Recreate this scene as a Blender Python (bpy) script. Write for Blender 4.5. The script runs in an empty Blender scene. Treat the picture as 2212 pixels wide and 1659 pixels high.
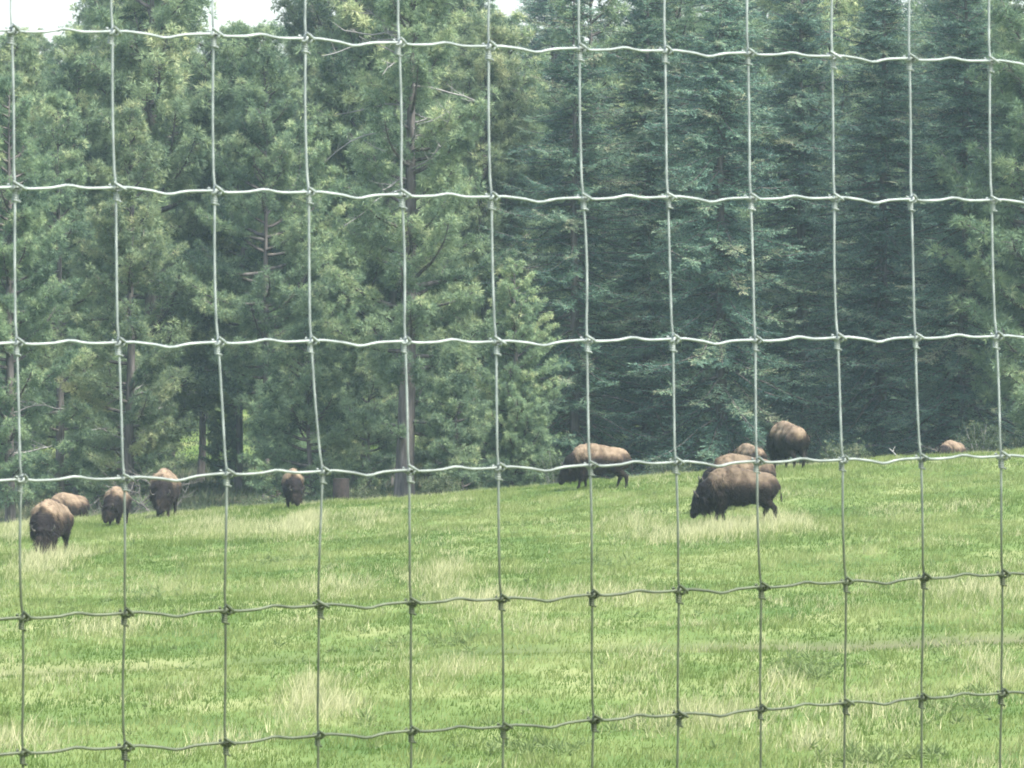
import bpy, math, random
import numpy as np
from mathutils import Vector, Matrix

R = np.random.default_rng(7)
random.seed(7)
C = bpy.context.scene.collection
scene = bpy.context.scene
rad = math.radians

# ------------------------------------------------------------------ camera, sky, sun, exposure
CAM_Z = 1.65
F = 11290.0            # focal length measured in units of 1/2212 of the picture width
PITCH = rad(1.165)
cam_d = bpy.data.cameras.new('camera')
cam = bpy.data.objects.new('camera', cam_d)
C.objects.link(cam)
cam.location = (0, 0, CAM_Z)
cam.rotation_euler = (rad(90) - PITCH, 0, 0)
cam_d.sensor_width = 36
cam_d.lens = 36 * F / 2212
cam_d.clip_start = 0.1
cam_d.clip_end = 6000
cam_d.dof.use_dof = True
cam_d.dof.focus_distance = 150
cam_d.dof.aperture_fstop = cam_d.lens / 2.3
scene.camera = cam

SUN_DIR = Vector((0.42, -0.34, 0.84)).normalized()
SUN_EL = math.asin(SUN_DIR.z)
SUN_AZ = math.atan2(SUN_DIR.x, SUN_DIR.y)
world = bpy.data.worlds.new('World')
scene.world = world
world.use_nodes = True
wt = world.node_tree
wt.nodes.clear()
wo = wt.nodes.new('ShaderNodeOutputWorld')
wb = wt.nodes.new('ShaderNodeBackground')
ws = wt.nodes.new('ShaderNodeTexSky')
ws.sky_type = 'NISHITA'
ws.sun_disc = False
ws.sun_elevation = SUN_EL
ws.sun_rotation = SUN_AZ
ws.air_density = 1.0
ws.dust_density = 3.0
wh = wt.nodes.new('ShaderNodeHueSaturation')     # thin overcast veil: a paler blue
wh.inputs['Saturation'].default_value = 0.62
wt.links.new(ws.outputs[0], wh.inputs['Color'])
wt.links.new(wh.outputs[0], wb.inputs[0])
wt.links.new(wb.outputs[0], wo.inputs[0])
wb.inputs[1].default_value = 0.10

sun_d = bpy.data.lights.new('sun', 'SUN')
sun_d.energy = 1.5
sun_d.angle = rad(10)
sun_d.color = (1.0, 0.95, 0.86)
sun = bpy.data.objects.new('sun', sun_d)
C.objects.link(sun)
sun.rotation_euler = SUN_DIR.to_track_quat('Z', 'Y').to_euler()

vs = scene.view_settings
vs.view_transform = 'Standard'
vs.look = 'None'
vs.gamma = 1
vs.use_curve_mapping = False
vs.exposure = 2.45
scene.cycles.filter_width = 1.8
scene.cycles.max_bounces = 6
scene.cycles.diffuse_bounces = 3
scene.cycles.transmission_bounces = 3
scene.cycles.volume_bounces = 1
scene.cycles.transparent_max_bounces = 4
scene.cycles.use_denoising = True

# ------------------------------------------------------------------ helpers
fwd = np.array([0, math.cos(PITCH), -math.sin(PITCH)])
upv = np.array([0, math.sin(PITCH), math.cos(PITCH)])

def ray(px, py):
    return fwd + (px - 1106) / F * np.array([1., 0, 0]) - (py - 829.5) / F * upv

def at(px, py, Y):
    d = ray(px, py)
    p = d * (Y / d[1])
    return Vector((p[0], p[1], p[2] + CAM_Z))

def tag(o, label=None, cat=None, group=None, kind=None):
    if label: o['label'] = label
    if cat: o['category'] = cat
    if group: o['group'] = group
    if kind: o['kind'] = kind
    return o

def obj(name, me, mat=None, parent=None):
    if mat is not None and not me.materials:
        me.materials.append(mat)
    o = bpy.data.objects.new(name, me)
    C.objects.link(o)
    if parent is not None:
        o.parent = parent
    return o

def empty(name, loc, rz=0.0, scale=1.0):
    o = bpy.data.objects.new(name, None)
    C.objects.link(o)
    o.location = loc
    o.rotation_euler = (0, 0, rz)
    o.scale = (scale,) * 3
    return o

def mesh_np(name, v, f, tint=None, smooth=False):
    """v (N,3), f (M,k) all faces with k corners, tint per vertex"""
    v = np.asarray(v, np.float32); f = np.asarray(f, np.int32)
    me = bpy.data.meshes.new(name)
    k = f.shape[1]
    me.vertices.add(len(v)); me.vertices.foreach_set('co', v.ravel())
    me.loops.add(f.size); me.loops.foreach_set('vertex_index', f.ravel())
    me.polygons.add(len(f))
    me.polygons.foreach_set('loop_start', np.arange(len(f), dtype=np.int32) * k)
    me.polygons.foreach_set('loop_total', np.full(len(f), k, np.int32))
    if smooth:
        me.polygons.foreach_set('use_smooth', np.ones(len(f), bool))
    if tint is not None:
        a = me.attributes.new('tint', 'FLOAT', 'POINT')
        a.data.foreach_set('value', np.asarray(tint, np.float32))
    me.update(calc_edges=True)
    return me

class Tubes:
    """collects tapered tubes (quads) into one mesh"""
    def __init__(s): s.v = []; s.f = []; s.n = 0
    def add(s, pts, rs, sides=6, cap=True):
        pts = np.asarray(pts, float); n = len(pts)
        rs = np.full(n, rs) if np.isscalar(rs) else np.asarray(rs, float)
        t = np.gradient(pts, axis=0)
        t /= np.linalg.norm(t, axis=1)[:, None] + 1e-12
        ref = np.array([0, 0, 1.]) if abs(t[0][2]) < 0.8 else np.array([1., 0, 0])
        a = np.cross(t[0], ref); a /= np.linalg.norm(a)
        ang = np.arange(sides) / sides * 2 * math.pi
        for i in range(n):
            a = a - t[i] * a.dot(t[i]); a /= np.linalg.norm(a) + 1e-12
            b = np.cross(t[i], a)
            s.v.append(pts[i] + rs[i] * (np.cos(ang)[:, None] * a + np.sin(ang)[:, None] * b))
        j = np.arange(sides); k = (j + 1) % sides
        for i in range(n - 1):
            o = s.n + i * sides
            s.f.append(np.stack([o + j, o + k, o + sides + k, o + sides + j], 1))
        s.n += n * sides
        if cap:                                   # closed ends as degenerate fans
            for end, i0 in ((0, s.n - n * sides), (n - 1, s.n - sides)):
                s.v.append(pts[end][None]); c = s.n; s.n += 1
                s.f.append(np.stack([np.full(sides, c), i0 + j, i0 + k, i0 + k], 1))
    def mesh(s, name, smooth=True):
        f = np.concatenate(s.f); v = np.concatenate(s.v)
        me = bpy.data.meshes.new(name)
        me.from_pydata(v.tolist(), [], [list(dict.fromkeys(q)) for q in f.tolist()])
        if smooth:
            me.polygons.foreach_set('use_smooth', np.ones(len(me.polygons), bool))
        me.update()
        return me

# value noise for python-side patterns
_perm = R.random((256, 256))
def vnoise(x, y):
    x = np.asarray(x, float); y = np.asarray(y, float)
    xi = np.floor(x).astype(int); yi = np.floor(y).astype(int)
    fx = x - xi; fy = y - yi
    fx = fx * fx * (3 - 2 * fx); fy = fy * fy * (3 - 2 * fy)
    g = lambda a, b: _perm[a % 256, b % 256]
    return ((g(xi, yi) * (1 - fx) + g(xi + 1, yi) * fx) * (1 - fy) +
            (g(xi, yi + 1) * (1 - fx) + g(xi + 1, yi + 1) * fx) * fy)
def fbm(x, y, o=3):
    s = 0; a = .5; t = 0
    for i in range(o):
        s = s + a * vnoise(x * 2 ** i + 17 * i, y * 2 ** i + 31 * i); t += a; a *= .55
    return s / t

# ------------------------------------------------------------------ materials
def new_mat(name):
    m = bpy.data.materials.new(name); m.use_nodes = True
    nt = m.node_tree; nt.nodes.clear()
    out = nt.nodes.new('ShaderNodeOutputMaterial')
    return m, nt, out

def ramp(nt, stops, fac=None):
    r = nt.nodes.new('ShaderNodeValToRGB')
    els = r.color_ramp.elements
    while len(els) < len(stops): els.new(0.5)
    for e, (p, c) in zip(els, stops):
        e.position = p; e.color = (*c, 1)
    if fac is not None: nt.links.new(fac, r.inputs[0])
    return r

def leaf_mat(name, stops, trans=0.35, hue_spread=0.03, val_spread=0.35, rough=0.6):
    """blades and needles: colour by the tint of the blade, shifted a little from plant to plant"""
    m, nt, out = new_mat(name)
    at_ = nt.nodes.new('ShaderNodeAttribute'); at_.attribute_name = 'tint'
    r = ramp(nt, stops, at_.outputs['Fac'])
    oi = nt.nodes.new('ShaderNodeObjectInfo')
    hs = nt.nodes.new('ShaderNodeHueSaturation')
    mr = nt.nodes.new('ShaderNodeMapRange')
    mr.inputs[3].default_value = 0.5 - hue_spread; mr.inputs[4].default_value = 0.5 + hue_spread
    nt.links.new(oi.outputs['Random'], mr.inputs[0]); nt.links.new(mr.outputs[0], hs.inputs['Hue'])
    mu = nt.nodes.new('ShaderNodeMath'); mu.operation = 'MULTIPLY'; mu.inputs[1].default_value = 7.31
    fr = nt.nodes.new('ShaderNodeMath'); fr.operation = 'FRACT'
    nt.links.new(oi.outputs['Random'], mu.inputs[0]); nt.links.new(mu.outputs[0], fr.inputs[0])
    mv = nt.nodes.new('ShaderNodeMapRange')
    mv.inputs[3].default_value = 1 - val_spread / 2; mv.inputs[4].default_value = 1 + val_spread / 2
    nt.links.new(fr.outputs[0], mv.inputs[0]); nt.links.new(mv.outputs[0], hs.inputs['Value'])
    nt.links.new(r.outputs[0], hs.inputs['Color'])
    p = nt.nodes.new('ShaderNodeBsdfPrincipled')
    p.inputs['Roughness'].default_value = rough
    p.inputs['Specular IOR Level'].default_value = 0.3
    t = nt.nodes.new('ShaderNodeBsdfTranslucent')
    mx = nt.nodes.new('ShaderNodeMixShader'); mx.inputs[0].default_value = trans
    nt.links.new(hs.outputs[0], p.inputs['Base Color']); nt.links.new(hs.outputs[0], t.inputs['Color'])
    nt.links.new(p.outputs[0], mx.inputs[1]); nt.links.new(t.outputs[0], mx.inputs[2])
    nt.links.new(mx.outputs[0], out.inputs[0])
    return m

def noise_mat(name, stops, scale=4, rough=0.85, detail=6, coords='Object', stretch=(1, 1, 1), bump=0.0):
    m, nt, out = new_mat(name)
    tc = nt.nodes.new('ShaderNodeTexCoord')
    mp = nt.nodes.new('ShaderNodeMapping'); mp.inputs['Scale'].default_value = stretch
    n = nt.nodes.new('ShaderNodeTexNoise'); n.inputs['Scale'].default_value = scale
    n.inputs['Detail'].default_value = detail
    nt.links.new(tc.outputs[coords], mp.inputs[0]); nt.links.new(mp.outputs[0], n.inputs['Vector'])
    r = ramp(nt, stops, n.outputs[0])
    p = nt.nodes.new('ShaderNodeBsdfPrincipled')
    p.inputs['Roughness'].default_value = rough
    p.inputs['Specular IOR Level'].default_value = 0.2
    nt.links.new(r.outputs[0], p.inputs['Base Color'])
    if bump:
        b = nt.nodes.new('ShaderNodeBump'); b.inputs['Strength'].default_value = bump
        b.inputs['Distance'].default_value = 0.05
        nt.links.new(n.outputs[0], b.inputs['Height']); nt.links.new(b.outputs[0], p.inputs['Normal'])
    nt.links.new(p.outputs[0], out.inputs[0])
    return m

PINE = leaf_mat('pine_needles', [(0, (0.036, 0.073, 0.048)), (.45, (0.139, 0.215, 0.123)), (.75, (0.260, 0.344, 0.177)), (1, (0.386, 0.428, 0.229))], .35, .012, .35)
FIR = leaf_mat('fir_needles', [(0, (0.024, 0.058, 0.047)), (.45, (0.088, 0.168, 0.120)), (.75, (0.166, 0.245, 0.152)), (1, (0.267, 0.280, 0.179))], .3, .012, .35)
BUSH = leaf_mat('shrub_leaves', [(0, (0.030, 0.049, 0.022)), (.6, (0.075, 0.105, 0.053)), (1, (0.180, 0.180, 0.098))], .3, .02, .4)
GRASS = leaf_mat('meadow_grass', [(0, (0.070, 0.129, 0.019)), (.4, (0.141, 0.191, 0.049)), (.7, (0.214, 0.257, 0.088)), (1, (0.333, 0.354, 0.165))], .4, 0, 0)
WEED = leaf_mat('weed_leaves', [(0, (0.094, 0.144, 0.048)), (.5, (0.144, 0.198, 0.066)), (1, (0.213, 0.240, 0.096))], .35, 0, 0)
STRAW = leaf_mat('dry_grass_stems', [(0, (0.204, 0.245, 0.092)), (.5, (0.340, 0.354, 0.177)), (1, (0.503, 0.476, 0.282))], .4, 0, 0)
BARK = noise_mat('pine_bark', [(.3, (0.035, 0.034, 0.032)), (.5, (0.091, 0.083, 0.076)), (.7, (0.154, 0.140, 0.130))], 3, .9, 8, stretch=(2, 2, .35), bump=.6)
DEADWOOD = noise_mat('bare_grey_wood', [(.3, (0.144, 0.144, 0.137)), (.7, (0.288, 0.281, 0.266))], 5, .9)
TWIG = noise_mat('grey_brown_twigs', [(.3, (.075, .072, .065)), (.7, (.17, .16, .145))], 5, .9)
DARKWOOD = noise_mat('rotten_dark_wood', [(.3, (0.008, 0.007, 0.006)), (.7, (0.027, 0.021, 0.019))], 6, .95, bump=.5)

# ------------------------------------------------------------------ terrain
_Yk = np.array([-40, 0, 7.3, 20, 40, 60, 75, 100, 150, 176, 184, 196, 212, 230, 260, 300, 400, 520, 800, 1500, 2600.])
_ak = np.array([-1.4, -1.65, -1.9, -3.0, -5.0, -6.6, -7.05, -7.2, -7.39, -7.24, -7.30, -8.5, -9.5, -9.7, -9.3, -8.4, -6.8, -7.5, -18, -30, -40.])
_bk = np.array([.02, .02, .02, .02, .02, .03, .03, .03, .044, .074, .079, .079, .075, .06, .05, .04, .02, 0, 0, 0, 0.])
_Yf = np.arange(-60, 2600, 1.0)
def _smooth(v, s=4):
    k = np.exp(-np.arange(-12, 13) ** 2 / (2 * s * s)); k /= k.sum()
    return np.convolve(np.pad(v, 12, 'edge'), k, 'valid')
_af = _smooth(np.interp(_Yf, _Yk, _ak)); _bf = _smooth(np.interp(_Yf, _Yk, _bk))
def ground(x, y):
    x = np.asarray(x, float); y = np.asarray(y, float)
    a = np.interp(y, _Yf, _af); b = np.interp(y, _Yf, _bf)
    xc = 45 * np.tanh(x / 45)
    near = np.clip((y - 30) / 60, 0, 1) * np.clip((420 - y) / 100, 0, 1)
    rough = (fbm(x / 9, y / 14, 3) - .5) * .34 + (fbm(x / 2.3 + 50, y / 3.5, 2) - .5) * .10
    rut = -.13 * np.exp(-((y - (100.5 + x * .06)) / .9) ** 2)
    return a + b * xc + rough * near + rut + CAM_Z

def ground_hit(px, py, y0=62, y1=186):
    Y = np.arange(y0, y1, .1)
    d = ray(px, py)
    X = d[0] / d[1] * Y; Z = d[2] / d[1] * Y + CAM_Z
    below = np.where(Z <= ground(X, Y))[0]
    i = below[0] if len(below) else len(Y) - 1
    return X[i], Y[i]

def build_ground():
    xs = np.concatenate([np.linspace(-1500, -60, 24)[:-1], np.linspace(-60, 60, 161), np.linspace(60, 1500, 24)[1:]])
    ys = np.concatenate([np.arange(-40, 60, 4.), np.arange(60, 240, .75), np.arange(240, 440, 4.), np.linspace(440, 2500, 30)])
    X, Yg = np.meshgrid(xs, ys)
    v = np.stack([X.ravel(), Yg.ravel(), ground(X, Yg).ravel()], 1)
    nx = len(xs); i = np.arange(len(ys) - 1)[:, None] * nx + np.arange(nx - 1)[None]
    i = i.ravel()
    f = np.stack([i, i + 1, i + nx + 1, i + nx], 1)
    me = mesh_np('ground', v, f, smooth=True)
    bare = np.exp(-((v[:, 1] - (100.5 + v[:, 0] * .06)) / 1.4) ** 2) * np.clip(.5 + .65 * (v[:, 0] > 3) + (fbm(v[:, 0] / 2, v[:, 1] / 4) - .5), 0, 1)
    at_ = me.attributes.new('bare', 'FLOAT', 'POINT'); at_.data.foreach_set('value', bare.astype(np.float32))
    m, nt, out = new_mat('meadow_soil_and_turf')
    g = nt.nodes.new('ShaderNodeNewGeometry')
    n1 = nt.nodes.new('ShaderNodeTexNoise'); n1.inputs['Scale'].default_value = .45; n1.inputs['Detail'].default_value = 8
    mp = nt.nodes.new('ShaderNodeMapping'); mp.inputs['Scale'].default_value = (1, .6, 1)
    nt.links.new(g.outputs['Position'], mp.inputs[0]); nt.links.new(mp.outputs[0], n1.inputs['Vector'])
    turf = ramp(nt, [(.3, (0.053, 0.096, 0.021)), (.5, (0.099, 0.145, 0.040)), (.68, (0.172, 0.198, 0.079))], n1.outputs[0])
    n2 = nt.nodes.new('ShaderNodeTexNoise'); n2.inputs['Scale'].default_value = .8; n2.inputs['Detail'].default_value = 8
    nt.links.new(g.outputs['Position'], n2.inputs['Vector'])
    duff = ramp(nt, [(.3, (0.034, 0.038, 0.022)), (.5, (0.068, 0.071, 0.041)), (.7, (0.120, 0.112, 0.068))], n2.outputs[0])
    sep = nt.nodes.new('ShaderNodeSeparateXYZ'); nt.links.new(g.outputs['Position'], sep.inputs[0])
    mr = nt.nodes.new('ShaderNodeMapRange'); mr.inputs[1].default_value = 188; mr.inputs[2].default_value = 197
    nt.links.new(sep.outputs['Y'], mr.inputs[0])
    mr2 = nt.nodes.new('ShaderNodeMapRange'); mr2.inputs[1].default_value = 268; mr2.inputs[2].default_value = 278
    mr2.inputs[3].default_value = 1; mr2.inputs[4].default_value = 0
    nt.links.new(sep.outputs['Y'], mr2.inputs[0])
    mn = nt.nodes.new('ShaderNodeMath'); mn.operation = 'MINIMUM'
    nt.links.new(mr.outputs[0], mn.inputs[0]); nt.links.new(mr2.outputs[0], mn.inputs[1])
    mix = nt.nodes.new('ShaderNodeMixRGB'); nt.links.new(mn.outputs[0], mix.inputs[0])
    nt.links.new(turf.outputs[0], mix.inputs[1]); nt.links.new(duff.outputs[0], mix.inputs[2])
    p = nt.nodes.new('ShaderNodeBsdfPrincipled'); p.inputs['Roughness'].default_value = .95
    p.inputs['Specular IOR Level'].default_value = .1
    ba = nt.nodes.new('ShaderNodeAttribute'); ba.attribute_name = 'bare'
    mx2 = nt.nodes.new('ShaderNodeMixRGB'); nt.links.new(ba.outputs['Fac'], mx2.inputs[0])
    nt.links.new(mix.outputs[0], mx2.inputs[1]); mx2.inputs[2].default_value = (.10, .10, .055, 1)
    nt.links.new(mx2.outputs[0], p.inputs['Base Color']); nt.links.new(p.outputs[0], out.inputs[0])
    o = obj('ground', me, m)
    tag(o, 'green meadow rising to a low crest in front of the conifer forest', kind='structure')
build_ground()

# ------------------------------------------------------------------ grass
def blades(P, n, h, w, lean, tint):
    """n single-triangle blades round every point of P; h, w, lean, tint per point"""
    N = len(P)
    idx = np.repeat(np.arange(N), n)
    M = len(idx)
    a = R.random(M) * 2 * math.pi
    off = (R.random((M, 2)) - .5) * .16
    base = P[idx] + np.stack([off[:, 0], off[:, 1], np.full(M, -.01)], 1)
    hh = h[idx] * (.55 + .75 * R.random(M))
    ww = w[idx] * (.7 + .6 * R.random(M)) * .5
    side = np.stack([np.cos(a), np.sin(a) * .5, np.zeros(M)], 1)
    la = R.random(M) * 2 * math.pi; lr = hh * lean[idx] * R.random(M)
    tip = base + np.stack([np.cos(la) * lr + .12 * hh, np.sin(la) * lr, hh], 1)
    v = np.empty((M, 3, 3)); v[:, 0] = base - side * ww[:, None]; v[:, 1] = base + side * ww[:, None]; v[:, 2] = tip
    t = np.clip(tint[idx] + (R.random(M) - .5) * .34, 0, 1)
    return v.reshape(-1, 3), np.arange(M * 3).reshape(-1, 3), np.repeat(t, 3)

# patches of pale seed-head grass seen in the photograph: centre, half width, half height in the picture, strength
PATCH = [(450, 1135, 70, 14, .8), (660, 1135, 45, 24, 1.5), (560, 1148, 90, 14, .8), (800, 1122, 60, 14, .7), (1370, 1132, 55, 22, .9),
         (1560, 1152, 80, 20, 1.6), (1690, 1135, 75, 20, 1.1), (1450, 1165, 80, 14, .7), (2080, 1100, 60, 10, .7), (1950, 1105, 50, 10, .5),
         (90, 1232, 70, 26, 1.1), (30, 1150, 60, 18, .9), (110, 1205, 60, 12, 1.1), (250, 1360, 110, 22, .8), (720, 1275, 120, 24, .8), (960, 1245, 60, 35, .9), (1050, 1300, 90, 18, .9),
         (1290, 1290, 120, 22, .8), (660, 1510, 55, 45, 1.2), (720, 1535, 70, 22, 1.1), (1520, 1560, 150, 26, 1.2), (1680, 1485, 80, 32, .7), (1640, 1400, 90, 14, .6),
         (2100, 1285, 110, 32, .8), (2140, 1450, 60, 45, .9), (30, 1600, 70, 25, .9), (1390, 1430, 60, 22, .5), (480, 1610, 90, 25, .6),
         (1900, 1560, 90, 35, .7), (980, 1450, 70, 30, .5), (400, 1500, 70, 25, .4), (1180, 1360, 90, 20, .6), (1760, 1610, 80, 25, .8), (150, 1480, 80, 16, .4)]
_pp = []
for px, py, hw, hh, st in PATCH:
    x, y = ground_hit(px, py)
    y2 = ground_hit(px, py - hh)[1]
    _pp.append((x, y, hw / F * y, max(.8, abs(y2 - y)), st))
_pp = np.array(_pp)
def patchiness(x, y):
    s = np.zeros(len(x))
    for cx, cy, sx, sy, st in _pp:
        s += st * np.exp(-((x - cx) / sx) ** 2 - ((y - cy) / sy) ** 2)
    return s

def scatter(y0, y1, dens, margin=3.0):
    wmax = y1 * .098 + margin
    n = int((y1 - y0) * 2 * wmax * dens)
    y = y0 + (y1 - y0) * R.random(n); x = (R.random(n) * 2 - 1) * wmax
    k = np.abs(x) < y * .098 + margin
    return x[k], y[k]

def build_grass():
    xs, ys = [], []
    for y0, y1, d in ((64, 90, 40), (90, 130, 42), (130, 160, 44), (160, 190, 56)):
        x, y = scatter(y0, y1, d); xs.append(x); ys.append(y)
    x = np.concatenate(xs); y = np.concatenate(ys)
    pt = patchiness(x, y)
    big = fbm(x / 3.0, y / 6.0, 4); fine = fbm(x / .7 + 9, y / 1.6, 2)
    tint = .34 + (big - .5) * 1.1 + (fine - .5) * .75 + .28 * np.clip(pt, 0, 1.2)
    tuft = np.clip((fine - .5) * 4, 0, 1)
    rut = np.exp(-((y - (100.5 + x * .06)) / 1.2) ** 2)
    keep = R.random(len(x)) > rut * (.5 + .3 * (x > 3)) * (.6 + .8 * fbm(x * 1.5, y * 2))
    h = (.085 + .10 * tuft + .07 * np.clip(pt, 0, 1)) * (.8 + .5 * fbm(x / 1.5, y / 3, 2))
    P = np.stack([x, y, ground(x, y)], 1)[keep]
    h, tint = h[keep], tint[keep]
    v, f, t = blades(P, 3, h, np.full(len(P), .021), np.full(len(P), .9), tint)
    o = obj('grass', mesh_np('grass', v, f, t), GRASS)
    tag(o, 'short green grass covering the whole meadow', 'grass', kind='stuff')
    # pale standing stems
    x, y = scatter(64, 188, 38)
    pt = patchiness(x, y)
    n = fbm(x / 2.2 + 90, y / 4.5, 3)
    edge = np.exp(-((y - 181) / 5) ** 2) * .22
    prob = np.clip(.55 * pt, 0, .9) + np.clip((n - .60) * 1.9, 0, .28) + edge * (n > .5)
    k = R.random(len(x)) < prob
    x, y, pt = x[k], y[k], pt[k]
    P = np.stack([x, y, ground(x, y)], 1)
    h = (.15 + .17 * np.clip(pt, 0, 1.2)) * (.6 + .8 * R.random(len(x)))
    tint = .25 + .5 * R.random(len(x)) + .2 * np.clip(pt, 0, 1)
    v, f, t = blades(P, 4, h, np.full(len(P), .021), np.full(len(P), .8), tint)
    o = obj('dry_grass', mesh_np('dry_grass', v, f, t), STRAW)
    tag(o, 'pale tufts of tall seeding grass standing in the meadow', 'dry grass', kind='stuff')
    # rough growth on the shaded ground beyond the crest and the clearing behind
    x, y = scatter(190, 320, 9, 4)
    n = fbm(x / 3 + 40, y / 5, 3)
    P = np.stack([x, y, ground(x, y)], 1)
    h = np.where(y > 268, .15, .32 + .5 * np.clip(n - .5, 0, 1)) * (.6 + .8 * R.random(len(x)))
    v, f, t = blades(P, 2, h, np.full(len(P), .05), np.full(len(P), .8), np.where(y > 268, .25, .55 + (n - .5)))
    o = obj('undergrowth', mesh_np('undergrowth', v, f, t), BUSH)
    tag(o, 'rough weedy growth at the foot of the forest beyond the crest', 'undergrowth', kind='stuff')
build_grass()

def build_weeds():
    P = []
    for px, py, hw, hh, k in [(1740, 1455, 70, 25, 60), (1900, 1640, 130, 15, 50), (1320, 1215, 60, 12, 18), (1450, 1560, 60, 20, 20), (980, 1390, 90, 15, 25),
                              (330, 1290, 90, 14, 22), (1850, 1110, 110, 10, 20), (600, 1215, 90, 10, 18), (1130, 1620, 120, 20, 35), (2090, 1540, 80, 30, 30)]:
        for i in range(k):
            x, y = ground_hit(px + R.normal() * hw * .6, py + R.normal() * hh * .6)
            P.append((x, y, float(ground(x, y)) + .03))
    for i in range(260):
        y = 66 + 115 * R.random(); x = (R.random() * 2 - 1) * (y * .1 + 2)
        P.append((x, y, float(ground(x, y)) + .02))
    P = np.array(P)
    d = np.tile([0, 0, 1.], (len(P), 1))
    v, f, t = puffs(P, d + R.normal(size=P.shape) * .2, .12 + .12 * R.random(len(P)), .30 + .35 * R.random(len(P)), 22)
    o = obj('weeds', mesh_np('weeds', v, f, t), WEED)
    tag(o, 'low broad leaved weeds scattered through the meadow grass', 'weeds', kind='stuff')

# ------------------------------------------------------------------ trees
R = np.random.default_rng(23)
def basis(d):
    d = d / (np.linalg.norm(d, axis=1)[:, None] + 1e-9)
    up = np.where(np.abs(d[:, 2:3]) > .95, [[1., 0, 0]], [[0, 0, 1.]])
    a = np.cross(up, d); a /= np.linalg.norm(a, axis=1)[:, None]
    b = np.cross(d, a)
    return d, a, b

def puffs(P, D, size, tint, n=40):
    """needle bundles: n slim triangles fanning out of each point about its direction"""
    N = len(P)
    d, a, b = basis(D)
    th = np.arccos(1 - R.random((N, n)) * 1.25); ph = R.random((N, n)) * 2 * math.pi
    dr = (np.cos(th)[..., None] * d[:, None] + (np.sin(th) * np.cos(ph))[..., None] * a[:, None] +
          (np.sin(th) * np.sin(ph))[..., None] * b[:, None])
    L = size[:, None] * (.7 + .5 * R.random((N, n)))
    sd = np.cross(dr, R.normal(size=(N, n, 3))); sd /= np.linalg.norm(sd, axis=2)[..., None]
    w = .012 + .009 * R.random((N, n))
    root = P[:, None] + dr * .02 - d[:, None] * (R.random((N, n)) * .22)[..., None] * size[:, None, None]
    v = np.empty((N, n, 3, 3))
    mid = root + dr * (L * .25)[..., None]
    v[..., 0, :] = mid - sd * w[..., None]; v[..., 1, :] = mid + sd * w[..., None]
    v[..., 2, :] = root + dr * L[..., None]
    t = np.clip(tint[:, None] + (R.random((N, n)) - .5) * .25, 0, 1)
    return v.reshape(-1, 3), np.arange(N * n * 3).reshape(-1, 3), np.repeat(t.ravel(), 3)

def trunk_path(H, bend, fork=0):
    z = np.linspace(-.3, H, 12)
    ax, ay = R.normal(size=2) * bend
    return np.stack([ax * np.sin(z / H * 2.4) + .06 * np.sin(z * .9), ay * np.sin(z / H * 2.0), z], 1)

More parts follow.
